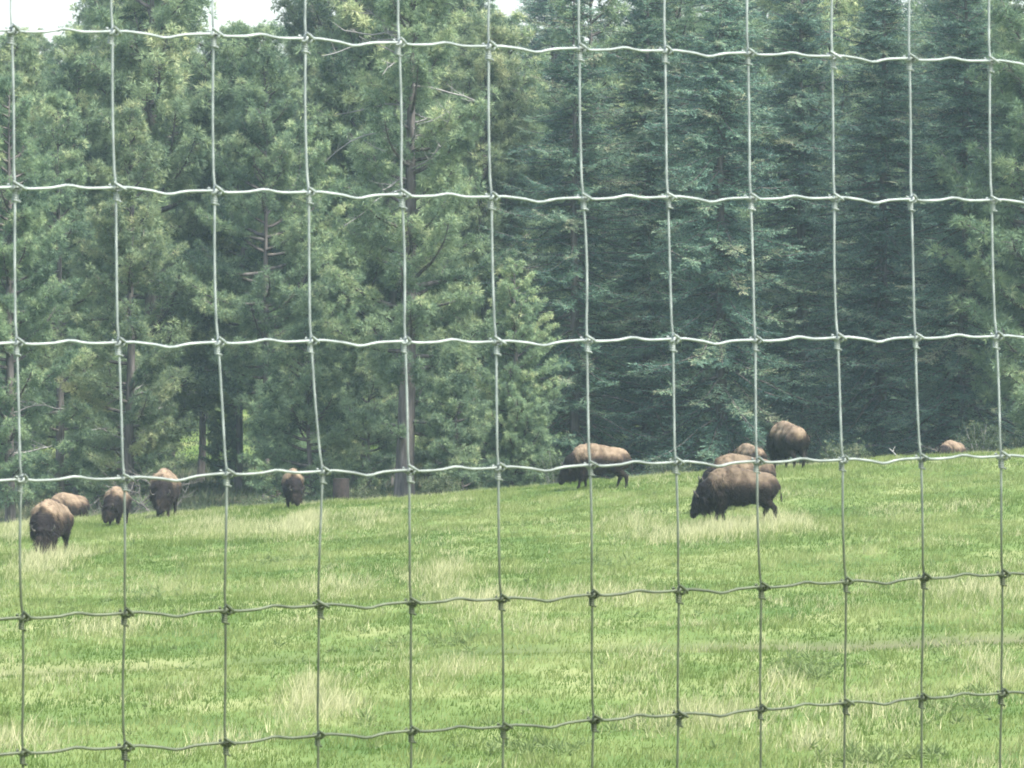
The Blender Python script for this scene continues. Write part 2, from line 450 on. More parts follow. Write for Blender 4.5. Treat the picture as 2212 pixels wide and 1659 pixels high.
def pine_proto(H, r0, base, spread, dens=1.0, lump=.5, dead=10, dead_zone=(.12, .35), shift=0.0, sparse=None):
    path = trunk_path(H, .35)
    rr = r0 * (1 - np.linspace(0, 1, 12) ** 1.2 * .93); rr[0] *= 1.25
    T = Tubes(); T.add(path, rr, 9)
    pts, dirs, tn, sz = [], [], [], []
    nb = int(104 * dens)
    gaps = R.random(6) * 2 * math.pi; gz = base + (1 - base) * R.random(6)
    for i in range(nb):
        u = base + (1 - base) * ((i + R.random()) / nb) ** .9
        az = i * 2.4 + R.normal() * .4
        if any(abs((az - g + math.pi) % (2 * math.pi) - math.pi) < .6 and abs(u - z) < .05 for g, z in zip(gaps, gz)):
            continue
        if sparse and sparse[0] < u < sparse[1] and R.random() < .52: continue
        q = (u - base) / (1 - base)
        prof = (min(1, .35 + q * 2.2) * (1 - q) ** .62 + .09)
        L = spread * prof * (.72 + .5 * R.random())
        p0 = np.array([np.interp(u * H, path[:, 2], path[:, j]) for j in range(3)])
        e0 = -.12 + .55 * q + R.normal() * .12
        k = 7; pos = [p0]; el = e0; a = az
        for s in range(k):
            el += .10 + R.normal() * .06; a += R.normal() * .10
            pos.append(pos[-1] + L / k * np.array([math.cos(a) * math.cos(el), math.sin(a) * math.cos(el), math.sin(el)]))
        pos = np.array(pos)
        T.add(pos, np.linspace(.035 + .018 * L, .012, k + 1), 4, False)
        bt = np.clip(.44 + shift + R.normal() * .15, .08, .95)
        m = max(4, int(L * 4.6))
        for s in range(m):
            f = .22 + .78 * (s + R.random()) / m
            c = np.array([np.interp(f * k, np.arange(k + 1), pos[:, j]) for j in range(3)])
            for side in ((-1, 1) if f < .9 else (0,)):
                sl = (.35 + .55 * R.random()) * (1.05 - .55 * f) * min(1, L / 2)
                sa = a + side * (.9 + .3 * R.random()); se = .25 + R.normal() * .25
                dv = np.array([math.cos(sa) * math.cos(se), math.sin(sa) * math.cos(se), math.sin(se)])
                e = c + dv * sl
                T.add([c, (c + e) / 2 + [0, 0, .03], e], [.014, .011, .007], 3, False)
                for r_ in (1.0, .55) if sl > .45 else (1.0,):
                    pts.append(c + dv * sl * r_ + R.normal(size=3) * .04); dirs.append(dv + np.array([0, 0, .75]))
                    tn.append(bt + R.normal() * .12); sz.append(.22 + .11 * R.random())
                if R.random() < .6:
                    dv2 = dv + R.normal(size=3) * .6 + np.array([0, 0, .3])
                    pts.append(e + dv2 * .16); dirs.append(dv2 + np.array([0, 0, .5])); tn.append(bt + .08 + R.normal() * .14); sz.append(.24 + .11 * R.random())
    v, f, t = puffs(np.array(pts), np.array(dirs), np.array(sz), np.array(tn))
    limbs = []
    for i in range(dead):
        u = dead_zone[0] + (dead_zone[1] - dead_zone[0]) * R.random(); az = R.random() * 6.28
        p0 = np.array([np.interp(u * H, path[:, 2], path[:, j]) for j in range(3)])
        L = (2.0 if sparse else 1.2) + 2.4 * R.random(); B = Tubes(); el = -.1 + .5 * R.random(); a = az; pos = [p0]
        for s in range(6):
            el += R.normal() * .18; a += R.normal() * .2
            pos.append(pos[-1] + L / 6 * np.array([math.cos(a) * math.cos(el), math.sin(a) * math.cos(el), math.sin(el)]))
        B.add(pos, np.linspace(.05, .012, 7), 4, False)
        for s in range(2, 6):
            for q in range(2):
                dv = R.normal(size=3); dv[2] = abs(dv[2]) * .6
                B.add([pos[s], pos[s] + dv * .22, pos[s] + dv * .38 + [0, 0, .07]], [.018, .012, .006], 3, False)
        limbs.append(B.mesh('dead_limb'))
    tm = T.mesh('trunk'); cm = mesh_np('crown', v, f, t)
    tm.materials.append(BARK); cm.materials.append(PINE)
    for l in limbs: l.materials.append(DEADWOOD)
    return tm, cm, limbs, H

def fir_proto(H, r0, base, spread, whorl=.33, droop=.25):
    seed = R.random() * 90; lobes = R.random() * 6
    path = trunk_path(H, .12)
    T = Tubes(); rr = r0 * (1 - np.linspace(0, 1, 12) * .95); T.add(path, rr, 8)
    P, D, S, Tn = [], [], [], []
    z = base * H; i = 0; clump = .9
    while z < H - .2:
        q = (z / H - base) / (1 - base)
        prof = min(1, .7 + 2.5 * q) * (1 - q ** 1.25) ** .9 * (.72 + .62 * fbm(q * 7 + seed, i * 0 + 3.3)) + .04
        nb = 6 if q < .8 else 4
        for b in range(nb):
            if R.random() < .08: continue
            az = i * .7 + b * 2 * math.pi / nb + R.normal() * .45
            L = spread * prof * (.55 + .55 * R.random()) * (.75 + .6 * fbm(az + lobes, z * .35 + seed))
            zb = z + R.normal() * .32
            p0 = np.array([np.interp(zb, path[:, 2], path[:, j]) for j in range(3)])
            k = 6; pos = [p0]; el = .22 - droop * 1.2 * (1 - q) + R.normal() * .20
            for s in range(k):
                el += (-.10 if s < 3 else .13) * (1.2 - q)
                pos.append(pos[-1] + L / k * np.array([math.cos(az) * math.cos(el), math.sin(az) * math.cos(el), math.sin(el)]))
            pos = np.array(pos)
            T.add(pos, np.linspace(.02 + .012 * L, .008, k + 1), 3, False)
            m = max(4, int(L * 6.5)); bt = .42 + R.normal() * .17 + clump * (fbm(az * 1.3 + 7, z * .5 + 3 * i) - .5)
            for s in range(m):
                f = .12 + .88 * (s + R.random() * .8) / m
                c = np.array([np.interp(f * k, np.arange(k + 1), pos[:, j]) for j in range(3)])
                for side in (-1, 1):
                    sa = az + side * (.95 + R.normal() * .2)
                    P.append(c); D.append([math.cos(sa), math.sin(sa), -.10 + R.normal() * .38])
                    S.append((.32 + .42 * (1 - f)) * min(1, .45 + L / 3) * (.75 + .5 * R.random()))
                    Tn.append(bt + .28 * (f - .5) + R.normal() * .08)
            P.append(pos[-1]); D.append(pos[-1] - pos[-2]); S.append(.35); Tn.append(bt + .3)
        z += whorl * (.8 + .4 * R.random()) * (1 - .45 * q); i += 1
    P, D, S, Tn = map(np.array, (P, D, S, Tn))
    N = len(P); n = 14
    d, a, b = basis(D)
    s_ = (np.arange(n) / (n - 1)); side = np.where(np.arange(n) % 2 == 0, 1., -1.); side[-1] = 0
    root = P[:, None] + d[:, None] * (s_[None] * .8 * S[:, None])[..., None]
    dr = d[:, None] * .8 + a[:, None] * side[None, :, None] + R.normal(size=(N, n, 3)) * .28
    dr /= np.linalg.norm(dr, axis=2)[..., None]
    L = S[:, None] * .36 * (1.15 - .6 * s_[None]) * (.8 + .4 * R.random((N, n)))
    sd = np.cross(dr, b[:, None] + R.normal(size=(N, n, 3)) * .5); sd /= np.linalg.norm(sd, axis=2)[..., None]
    v = np.empty((N, n, 3, 3)); m_ = root + dr * (L * .3)[..., None]
    v[..., 0, :] = m_ - sd * .021; v[..., 1, :] = m_ + sd * .021; v[..., 2, :] = root + dr * L[..., None]
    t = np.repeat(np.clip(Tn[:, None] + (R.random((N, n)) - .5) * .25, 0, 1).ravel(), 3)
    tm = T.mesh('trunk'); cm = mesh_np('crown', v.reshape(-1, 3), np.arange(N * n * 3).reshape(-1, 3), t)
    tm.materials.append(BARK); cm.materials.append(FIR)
    return tm, cm, [], H

PINES = [pine_proto(21, .30, .07, 4.3, shift=.13), pine_proto(22, .27, .09, 3.9, 1.05), pine_proto(20, .24, .06, 3.5, 1.0),
         pine_proto(19, .33, .08, 4.6, .95, shift=.08)]
HIGHPINE = pine_proto(24, .20, .17, 4.4, 1.0)
BIGPINE = pine_proto(24.5, .42, .13, 4.9, 1.0, dead=22, dead_zone=(.55, .84), sparse=(.54, .82))
YOUNG = pine_proto(9, .13, .03, 2.6, .62, dead=0)
FIRS = [fir_proto(22, .27, .04, 4.8, .31, .3), fir_proto(23, .28, .04, 5.0, .34), fir_proto(21, .25, .03, 4.4, .32, .40), fir_proto(23, .26, .03, 4.6, .33, .1)]

def tree(name, proto, px, Y, H, label, cat, group, rz=None, limbs=True, x=None):
    tm, cm, lb, h0 = proto
    if x is None: x = (px - 1106) / F * Y
    z = float(ground(x, Y)) - .1
    e = empty(name, (x, Y, z), R.random() * 6.28 if rz is None else rz, H / h0)
    tag(e, label, cat, group)
    obj('trunk', tm, None, e); obj('crown', cm, None, e)
    if limbs:
        for l in lb: obj('dead_limb', l, None, e)
    return e

# the trees of the front edge, as they stand in the photograph
front = [
 # px, Y, H, proto, name, label
 (20, 214, 19.0, PINES[1], 'ponderosa_pine', 'tall pine at the left edge of the forest, cut by the frame'),
 (275, 218, 17.6, PINES[0], 'ponderosa_pine', 'broad yellowish green pine behind the leftmost grazing bison'),
 (575, 236, 21.5, HIGHPINE, 'ponderosa_pine', 'narrow pine rising behind the clearing left of the bare-limbed pine'),
 (872, 212, 23.8, BIGPINE, 'ponderosa_pine', 'big pine with bare grey dead limbs high on its trunk'),
 (1105, 216, 10.2, PINES[3], 'ponderosa_pine', 'lower bright green pine right of the big bare-limbed pine'),
 (690, 216, 9.0, YOUNG, 'ponderosa_pine', 'young bushy pine behind the small bison facing the camera'),
 (640, 244, 17.0, PINES[3], 'ponderosa_pine', 'dense rounded pine between the clearing and the big bare-limbed pine'),
 (130, 232, 18.8, PINES[2], 'ponderosa_pine', 'tall thin pine just left of the yellowish pine, next to a gap of sky'),
 (1010, 209, 6.6, YOUNG, 'ponderosa_pine', 'short young pine at the foot of the big bare-limbed pine'),
 (1240, 226, 23.0, FIRS[1], 'fir_tree', 'dark fir rising behind the bison grazing in side view'),
 (1400, 232, 25.0, FIRS[0], 'fir_tree', 'tall dark fir behind the gap between the middle and right bison'),
 (1560, 224, 24.5, FIRS[2], 'fir_tree', 'broad fir with drooping olive boughs left of the round-backed bison'),
 (1740, 233, 25.5, FIRS[1], 'fir_tree', 'tall fir standing right behind the round-backed bison'),
 (1900, 225, 25.0, FIRS[0], 'fir_tree', 'fir with olive brown boughs behind the forked dead stick'),
 (2080, 221, 24.0, FIRS[2], 'fir_tree', 'dark fir behind the bison half hidden by the crest'),
 (2240, 217, 23.0, PINES[3], 'ponderosa_pine', 'pale green pine at the right edge of the frame'),
 (1150, 216, 5.5, YOUNG, 'ponderosa_pine', 'small young pine left of the bison grazing in side view'),
]
for px, Y, H, pr, nm, lab in front:
    tree(nm, pr, px, Y, H, lab, 'tree', 'trees along the front edge of the forest', limbs=(pr is BIGPINE or pr in PINES[:2]))

# rows behind
NEAR = [(0, 'the left edge pine'), (110, 'the leftmost bison'), (275, 'the yellowish pine'), (432, 'the clearing'), (560, 'the narrow pine'),
        (700, 'the young bushy pine'), (872, 'the bare-limbed pine'), (1085, 'the lower bright pine'), (1280, 'the side view bison'),
        (1430, 'the gap between middle and right bison'), (1592, 'the nearest right hand bison'), (1700, 'the round-backed bison'),
        (1932, 'the forked dead branch'), (2054, 'the half hidden bison'), (2212, 'the right edge')]
used = set()
def back_rows():
    for row, (Y, x0, x1, step, h0, h1) in enumerate(((248, -29, 31, 3.9, 24, 28), (268, -31, 33, 4.2, 26, 30), (305, -36, 38, 4.2, 27, 31), (340, -40, 42, 4.2, 26, 31))):
        x = x0
        while x < x1:
            xx = x + R.normal() * .9; yy = Y + R.normal() * 4
            px = 1106 + xx / yy * F
            x += step
            H = h0 + (h1 - h0) * R.random()
            if 380 < px < 610 and row == 2: continue          # the clearing
            for g0, g1, top in ((68, 140, 84), (440, 565, 66), (1080, 1105, 45), (1315, 1340, 15)):   # gaps of sky
                mg = 78 if g1 - g0 > 60 else 25
                if g0 - mg < px < g1 + mg: H = min(H, (600 - top) / F * yy + CAM_Z - float(ground(xx, yy)))
            fir = (px > 1130 and R.random() < .7) or (px <= 1130 and R.random() < .15)
            pr = FIRS[R.integers(len(FIRS))] if fir else PINES[R.integers(4)]
            if 390 < px < 600 and row < 2: pr = HIGHPINE; fir = False
            nm = 'fir_tree' if fir else 'ponderosa_pine'
            kind = 'fir' if fir else 'pine'
            lab = kind + ' deep in the forest behind the first two rows of trees'
            grp = kind + 's deep in the forest'
            if row == 0 and -40 < px < 2250:
                q, w = min(NEAR, key=lambda n: abs(n[0] - px))
                l2 = 'second row %s just %s of a line above %s' % (kind, 'left' if px < q else 'right', w)
                if l2 not in used:
                    used.add(l2); lab = l2; grp = 'second row of forest trees'
            tree(nm, pr, None, yy, H, lab, 'tree', grp, limbs=False, x=xx)
back_rows()
for px, Y, H, lab in [(60, 243, 6.5, 'young pine filling the dark edge of the forest above the leftmost bison'),
                      (215, 240, 6.0, 'young pine low behind the crooked bare shrubs at the left'),
                      (330, 246, 7.5, 'young pine low behind the tall bison facing the camera'),
                      (600, 226, 6.0, 'young pine low right of the clearing'), (495, 250, 4.2, 'little young pine standing in the clearing'),
                      (790, 238, 6.5, 'young pine low behind the dark stump'),
                      (950, 241, 7.0, 'young pine low behind the foot of the big bare-limbed pine'),
                      (1080, 236, 5.5, 'young pine low in the shade under the lower bright pine')]:
    tree('ponderosa_pine', YOUNG, px, Y, H, lab, 'tree', 'young pines under the tall trees')
tree('ponderosa_pine', HIGHPINE, 432, 258, 22, 'pine with a bare dark lower trunk standing before the sunlit clearing', 'tree', 'trees along the front edge of the forest')

build_weeds()

# ------------------------------------------------------------------ shrubs, stump, sticks
def leafy_shrub(px, Y, r, h, label, mat=BUSH, tint=.5):
    x = (px - 1106) / F * Y
    e = empty('shrub', (x, Y, float(ground(x, Y)) - .05)); tag(e, label, 'shrub', 'shrubs at the foot of the forest')
    T = Tubes(); pts = []; dirs = []
    for i in range(26):
        a = R.random() * 6.28; q = .3 + .7 * R.random()
        tip = np.array([math.cos(a) * r * q, math.sin(a) * r * q, h * (1.1 - .6 * q * q) * (.7 + .4 * R.random())])
        mid = tip * .5 + np.array([0, 0, h * .12]) + R.normal(size=3) * .06
        T.add([[0, 0, 0], mid, tip], [.02, .012, .005], 3, False)
        for s in range(12):
            f = .35 + .65 * R.random(); c = mid * (1 - f) + tip * f + R.normal(size=3) * .12
            pts.append(c); dirs.append(R.normal(size=3) + np.array([0, 0, .7]))
    v, f, t = puffs(np.array(pts), np.array(dirs), np.full(len(pts), .14), tint + R.normal(size=len(pts)) * .15, 16)
    obj('stems', T.mesh('stems'), DEADWOOD, e)
    obj('foliage', mesh_np('foliage', v, f, t), mat, e)
for px, Y, r, h, lab in [(95, 200, 1.1, 1.3, 'green shrub behind the two bison at the far left'),
                         (430, 203, 1.0, .9, 'low shrub right of the tall bison that faces the camera'),
                         (560, 206, 1.2, 1.0, 'low shrub between the tall and the small bison facing the camera'),
                         (790, 203, 1.0, 1.1, 'shrub beside the dark stump'),
                         (960, 200, 1.2, 1.2, 'shrub right of the foot of the big bare-limbed pine'),
                         (1200, 203, .9, 1.9, 'grey green bush behind the head of the bison in side view'),
                         (1830, 200, 1.3, 1.5, 'bush at the forest foot right of the round-backed bison'),
                         (2120, 203, 1.1, 1.9, 'bush at the forest foot right of the half hidden bison'),
                         (1440, 203, 1.2, 1.4, 'bush at the forest foot between the middle and right bison')]:
    leafy_shrub(px, Y, r, h, lab)

def bare_shrub(px, Y, h, n, label):
    x = (px - 1106) / F * Y
    e = empty('bare_shrub', (x, Y, float(ground(x, Y)) - .05)); tag(e, label, 'shrub', 'leafless grey shrubs at the forest foot')
    for i in range(n):
        T = Tubes()
        a = R.random() * 6.28; p = np.array([R.normal() * .12, R.normal() * .12, 0.]); d = np.array([math.cos(a) * .3, math.sin(a) * .3, 1.])
        pos = [p]
        hh = h * (.6 + .5 * R.random())
        for s in range(9):
            d = d + R.normal(size=3) * .32; d[2] = max(d[2], .55); d /= np.linalg.norm(d)
            pos.append(pos[-1] + d * hh / 9)
            if s > 2:
                for q in range(2):
                    g = d + R.normal(size=3) * .9; g[2] = abs(g[2]) * .6; L = hh * .2 * R.random() + .15
                    T.add([pos[-1], pos[-1] + g * L * .5, pos[-1] + g * L + [0, 0, .08]], [.016, .01, .005], 3, False)
        T.add(pos, np.linspace(.038, .010, 10), 5, False)
        obj('stem', T.mesh('stem'), TWIG, e)
bare_shrub(345, 201, 3.4, 5, 'bare grey shrub with crooked stems behind the tall bison facing the camera')
bare_shrub(285, 204, 3.0, 5, 'bare grey shrub with tangled twigs left of the tall bison facing the camera')
bare_shrub(170, 205, 2.0, 4, 'thin bare grey shrub behind the two bison at the far left')
bare_shrub(1680, 204, 2.2, 4, 'leafless shrub standing behind the round-backed bison')
bare_shrub(2085, 206, 1.8, 4, 'leafless shrub just right of the bison half hidden by the crest')

def stump():
    px, Y = 735, 199
    x = (px - 1106) / F * Y; zg = float(ground(x, Y))
    T = Tubes(); a = np.arange(12) / 12 * 6.28
    T.add([[0, 0, -.2], [0, 0, .1], [.02, 0, .5], [.03, 0, 1.45]], [.48, .38, .32, .31], 12)
    me = T.mesh('tree_stump')
    o = obj('tree_stump', me, DARKWOOD); o.location = (x, Y, zg)
    tag(o, 'dark broken stump behind the crest left of the big bare-limbed pine', 'stump')
stump()

def forked_stick():
    x, y = (1932 - 1106) / F * 182, 182
    zg = float(ground(x, y))
    T = Tubes()
    T.add([[.3, 0, -.1], [.12, 0, .12], [-.05, .02, .32], [-.22, .03, .48]], [.045, .04, .03, .018], 6)
    T.add([[-.05, .02, .32], [-.02, .02, .46], [.05, .02, .56]], [.025, .018, .01], 5)
    T.add([[.12, 0, .12], [.45, .05, .10], [.8, .06, .03]], [.035, .025, .015], 5)
    o = obj('dead_branch', T.mesh('dead_branch'), DEADWOOD); o.location = (x, y, zg); o.scale = (.8, .8, .8)
    tag(o, 'pale forked dead branch lying on the crest at the right', 'branch')
forked_stick()

# ------------------------------------------------------------------ bison
def fur_material():
    m, nt, out = new_mat('bison_hide')
    a = nt.nodes.new('ShaderNodeAttribute'); a.attribute_name = 'tint'
    tc = nt.nodes.new('ShaderNodeTexCoord')
    mp = nt.nodes.new('ShaderNodeMapping'); mp.inputs['Scale'].default_value = (1, 1, .45)
    n = nt.nodes.new('ShaderNodeTexNoise'); n.inputs['Scale'].default_value = 5; n.inputs['Detail'].default_value = 8
    nt.links.new(tc.outputs['Object'], mp.inputs[0]); nt.links.new(mp.outputs[0], n.inputs['Vector'])
    ad = nt.nodes.new('ShaderNodeMath'); ad.operation = 'MULTIPLY_ADD'; ad.inputs[1].default_value = .95
    su = nt.nodes.new('ShaderNodeMath'); su.operation = 'SUBTRACT'; su.inputs[1].default_value = .5
    nt.links.new(n.outputs[0], su.inputs[0]); nt.links.new(su.outputs[0], ad.inputs[0]); nt.links.new(a.outputs['Fac'], ad.inputs[2])
    oi = nt.nodes.new('ShaderNodeObjectInfo')
    r = ramp(nt, [(0, (0.006, 0.004, 0.005)), (.35, (0.016, 0.012, 0.010)), (.58, (0.058, 0.041, 0.028)), (.8, (0.123, 0.092, 0.063)), (1, (0.204, 0.158, 0.108))], ad.outputs[0])
    p = nt.nodes.new('ShaderNodeBsdfPrincipled'); p.inputs['Roughness'].default_value = .8
    p.inputs['Specular IOR Level'].default_value = .2
    mc = nt.nodes.new('ShaderNodeMixRGB'); mc.blend_type = 'MULTIPLY'; mc.inputs[0].default_value = 1
    nt.links.new(r.outputs[0], mc.inputs[1]); nt.links.new(oi.outputs['Color'], mc.inputs[2])
    nt.links.new(mc.outputs[0], p.inputs['Base Color']); nt.links.new(p.outputs[0], out.inputs[0])
    return m
HIDE = fur_material()
HORN = noise_mat('horn', [(.3, (0.024, 0.022, 0.020)), (.7, (0.080, 0.072, 0.064))], 8, .4)
EYE = noise_mat('eye', [(.3, (.01, .008, .006)), (.7, (.02, .015, .01))], 8, .15)

def ico(c, r, M=None):
    import bmesh
    bm = bmesh.new(); bmesh.ops.create_icosphere(bm, subdivisions=3, radius=1)
    v = np.array([q.co for q in bm.verts]); f = np.array([[w.index for w in t.verts] for t in bm.faces]); bm.free()
    return v, f
_iv, _if = ico(0, 1)
class Blob:
    def __init__(s): s.v = []; s.f = []; s.n = 0
    def ell(s, c, r, ry=0.0):
        v = _iv * np.array(r)
        if ry:
            cs, sn = math.cos(ry), math.sin(ry); v = np.stack([v[:, 0] * cs + v[:, 2] * sn, v[:, 1], -v[:, 0] * sn + v[:, 2] * cs], 1)
        s.v.append(v + np.array(c)); s.f.append(_if + s.n); s.n += len(_iv)
    def limb(s, pts, rs):
        for (a, b, ra, rb) in zip(pts[:-1], pts[1:], rs[:-1], rs[1:]):
            a = np.array(a, float); b = np.array(b, float)
            k = max(2, int(np.linalg.norm(b - a) / (min(ra, rb) * .45)))
            for i in range(k + 1):
                t = i / k; r = ra * (1 - t) + rb * t
                s.ell(a * (1 - t) + b * t, (r, r, r))

def bison_meshes(seed, graze=1.0, turn=0.0, gait=0.0):
    """graze 1 = muzzle at the grass, 0 = head carried level; turn = head swing to the left (+) in radians"""
    r = np.random.default_rng(seed)
    B = Blob()
    B.ell((-.80, 0, 1.06), (.42, .35, .42)); B.ell((-.45, 0, 1.02), (.58, .40, .46)); B.ell((-.05, 0, .98), (.62, .42, .49))
    B.ell((.38, 0, 1.05), (.50, .37, .52)); B.ell((.28, 0, 1.30), (.60, .24, .34), .10); B.ell((-.08, 0, 1.27), (.78, .28, .325), -.10); B.ell((-.45, 0, 1.19), (.72, .31, .33), -.03)
    B.ell((.55, 0, .82), (.32, .28, .36))
    piv = np.array([.78, 0, 1.12 - .10 * graze])
    ct, st = math.cos(turn), math.sin(turn)
    def H(x, y, z):       # head frame -> body frame
        g = rad(6) + graze * rad(48)
        X = x * math.cos(g) + z * math.sin(g); Z = -x * math.sin(g) + z * math.cos(g)
        return (piv[0] + X * ct - y * st, piv[1] + X * st + y * ct, piv[2] + Z)
    B.limb([(.45, 0, 1.15), H(.12, 0, -.02), H(.38, 0, -.02)], [.40, .34, .27])
    B.limb([H(.38, 0, .02), H(.58, 0, -.02), H(.80, 0, -.06), H(.92, 0, -.08)], [.25, .21, .135, .105])
    for sy in (-.07, .07): B.limb([H(.40, sy, .10), H(.62, sy, .06)], [.17, .13])
    B.limb([H(.55, 0, -.2), H(.60, 0, -.34)], [.12, .06])          # beard
    B.limb([H(.35, 0, -.22), H(.45, 0, -.34)], [.15, .10])
    for sy in (-1, 1):
        B.limb([H(.40, sy * .24, .02), H(.36, sy * .36, .0)], [.06, .035])   # ear
        f = gait * sy * .16
        B.limb([(.50, sy * .20, .85), (.50 + f * .3, sy * .20, .56), (.50 + f * .7, sy * .19, .36), (.49 + f, sy * .19, .10), (.53 + f, sy * .19, .045)],
               [.20, .115, .068, .052, .06])
        h = -gait * sy * .20
        B.limb([(-.82, sy * .19, 1.0), (-.70 + h * .2, sy * .21, .72), (-.98 + h * .6, sy * .19, .46), (-.93 + h, sy * .19, .12), (-.88 + h, sy * .19, .045)],
               [.26, .17, .075, .052, .06])
    B.limb([(-1.15, 0, 1.22), (-1.25, .0, 1.08), (-1.28, .03, .78)], [.045, .028, .022])
    B.limb([(-1.28, .03, .78), (-1.28, .04, .62)], [.04, .02])
    v = np.concatenate(B.v); f = np.concatenate(B.f)
    raw = mesh_np('raw', v, f)
    tmp = bpy.data.objects.new('raw', raw); C.objects.link(tmp)
    md = tmp.modifiers.new('r', 'REMESH'); md.mode = 'VOXEL'; md.voxel_size = .03
    sm = tmp.modifiers.new('s', 'SMOOTH'); sm.factor = .5; sm.iterations = 5
    dg = bpy.context.evaluated_depsgraph_get()
    me = bpy.data.meshes.new_from_object(tmp.evaluated_get(dg))
    bpy.data.objects.remove(tmp); bpy.data.meshes.remove(raw)
    n = len(me.vertices); co = np.empty(n * 3, np.float32); me.vertices.foreach_get('co', co); co = co.reshape(-1, 3)
    no = np.empty(n * 3, np.float32); me.vertices.foreach_get('normal', no); no = no.reshape(-1, 3)
    # matted lumps of winter coat
    lum = (fbm(co[:, 0] * 7 + co[:, 1] * 5 + seed, co[:, 2] * 6 + co[:, 1] * 3, 3) - .5)
    shag = np.clip((co[:, 0] - .0) * 1.4, .25, 1) * (co[:, 2] > .3)
    co = co + no * (lum * .11 * shag)[:, None]
    me.vertices.foreach_set('co', co.ravel().astype(np.float32))
    # coat pattern: tan saddle and hump, dark brown head, chest, belly and legs
    x, y, z = co[:, 0], co[:, 1], co[:, 2]
    t = .22 + .72 * np.clip((z - .95) / .36, 0, 1) - .10 * np.clip(x - .35, 0, 1)
    head = np.clip((x - .72) * 4, 0, 1)
    t = t * (1 - head * .75); t = np.where(z < .65, .16 + .2 * z, t)
    t += (fbm(x * 4 + seed, z * 2.2 + y * 2, 3) - .5) * .55 * (z > .7)
    a = me.attributes.new('tint', 'FLOAT', 'POINT'); a.data.foreach_set('value', np.clip(t, 0, 1).astype(np.float32))
    me.polygons.foreach_set('use_smooth', np.ones(len(me.polygons), bool))
    me.name = 'bison'; me.materials.append(HIDE)
    # coat: short locks lying down the body
    idx = r.choice(n, 11000)
    keep = co[idx, 2] > .30; idx = idx[keep]
    p = co[idx]; nn = no[idx]
    d = nn * .45 + np.array([-.35, 0, -.75]) + r.normal(size=p.shape) * .25
    d /= np.linalg.norm(d, axis=1)[:, None]
    long = .04 + .085 * np.clip((p[:, 0]) * 1.5, 0, 1) + .04 * (p[:, 2] < .75) * (p[:, 0] > .2)
    L = long * (.6 + .8 * r.random(len(p)))
    sd = np.cross(d, nn); sd /= np.linalg.norm(sd, axis=1)[:, None] + 1e-6
    w = .010
    vv = np.empty((len(p), 3, 3)); b0 = p - nn * .004
    vv[:, 0] = b0 - sd * w; vv[:, 1] = b0 + sd * w; vv[:, 2] = b0 + d * L[:, None] + nn * .012
    ft = np.clip(np.repeat(t[idx] + r.normal(size=len(idx)) * .10, 3), 0, 1)
    fm = mesh_np('coat', vv.reshape(-1, 3), np.arange(len(p) * 3).reshape(-1, 3), ft); fm.materials.append(HIDE)
    horns = []
    for sy in (-1, 1):
        T = Tubes(); T.add([H(.40, sy * .16, .14), H(.42, sy * .27, .17), H(.38, sy * .33, .26), H(.32, sy * .31, .34)], [.045, .038, .026, .008], 8)
        m = T.mesh('horn'); m.materials.append(HORN); horns.append(m)
    eyes = []
    for sy in (-1, 1):
        c = np.array(H(.60, sy * .165, .06)); m = mesh_np('eye', _iv * .028 + c, _if, smooth=True); m.materials.append(EYE); eyes.append(m)
    return me, fm, horns, eyes

def bison(px, Y, heading, scale, mesh, label, dz=0.0, coat=1.0):
    """heading in degrees: 180 = facing left in the picture, 270 = facing the camera, 90 = facing away"""
    x = (px - 1106) / F * Y
    me, fm, horns, eyes = mesh
    e = empty('bison', (x, Y, float(ground(x, Y)) + dz), rad(heading), scale)
    # lean with the slope under the feet
    tag(e, label, 'bison', 'bison grazing on the meadow')
    for nm, m_ in (('body', me), ('coat', fm)):
        obj(nm, m_, None, e).color = (coat, coat * .98, coat * .96, 1)
    for h in horns: obj('horn', h, None, e)
    for h in eyes: obj('eye', h, None, e)
    return e

BM = [bison_meshes(1, 1.0, 0.0, .8), bison_meshes(2, 1.0, .35, -.6), bison_meshes(3, .95, -.4, .3), bison_meshes(4, .25, .2, .2)]
def gy(px, py, top=186): return min(ground_hit(px, py)[1], top)
yb = gy(1600, 1130)
bison(1592, yb, 182, 1.0, BM[0], 'dark brown bison grazing in pale tall grass, nearest of the right hand group', coat=.62)
bison(1596, yb + 7, 210, 1.04, BM[2], 'bison hidden behind the nearest right hand bison, only its back showing', coat=.7)
bison(1288, gy(1290, 1056), 180, .93, BM[0], 'bison in full side view grazing alone in the middle')
bison(1700, gy(1705, 1012, 178), 112, 1.02, BM[2], 'round-backed bison seen from behind, standing highest on the right')
bison(1618, 191.5, 118, .80, BM[3], 'bison mostly hidden left of the round-backed bison, pale shoulder showing')
bison(108, gy(110, 1202), 258, 1.0, BM[1], 'leftmost bison, head down in pale grass facing the camera')
bison(143, 193.5, 232, .9, BM[3], 'tan bison behind the leftmost one, only its back showing')
bison(252, gy(250, 1136), 262, .80, BM[2], 'smaller bison with its head down, behind and right of the leftmost pair')
bison(356, gy(360, 1102, 178), 266, 1.02, BM[0], 'tall humped bison facing the camera with its head down')
bison(632, gy(637, 1097, 181), 274, .83, BM[1], 'small lone bison facing the camera between the left group and the middle')
bison(2056, 195, 238, .70, BM[3], 'distant bison half hidden by the crest at the far right')

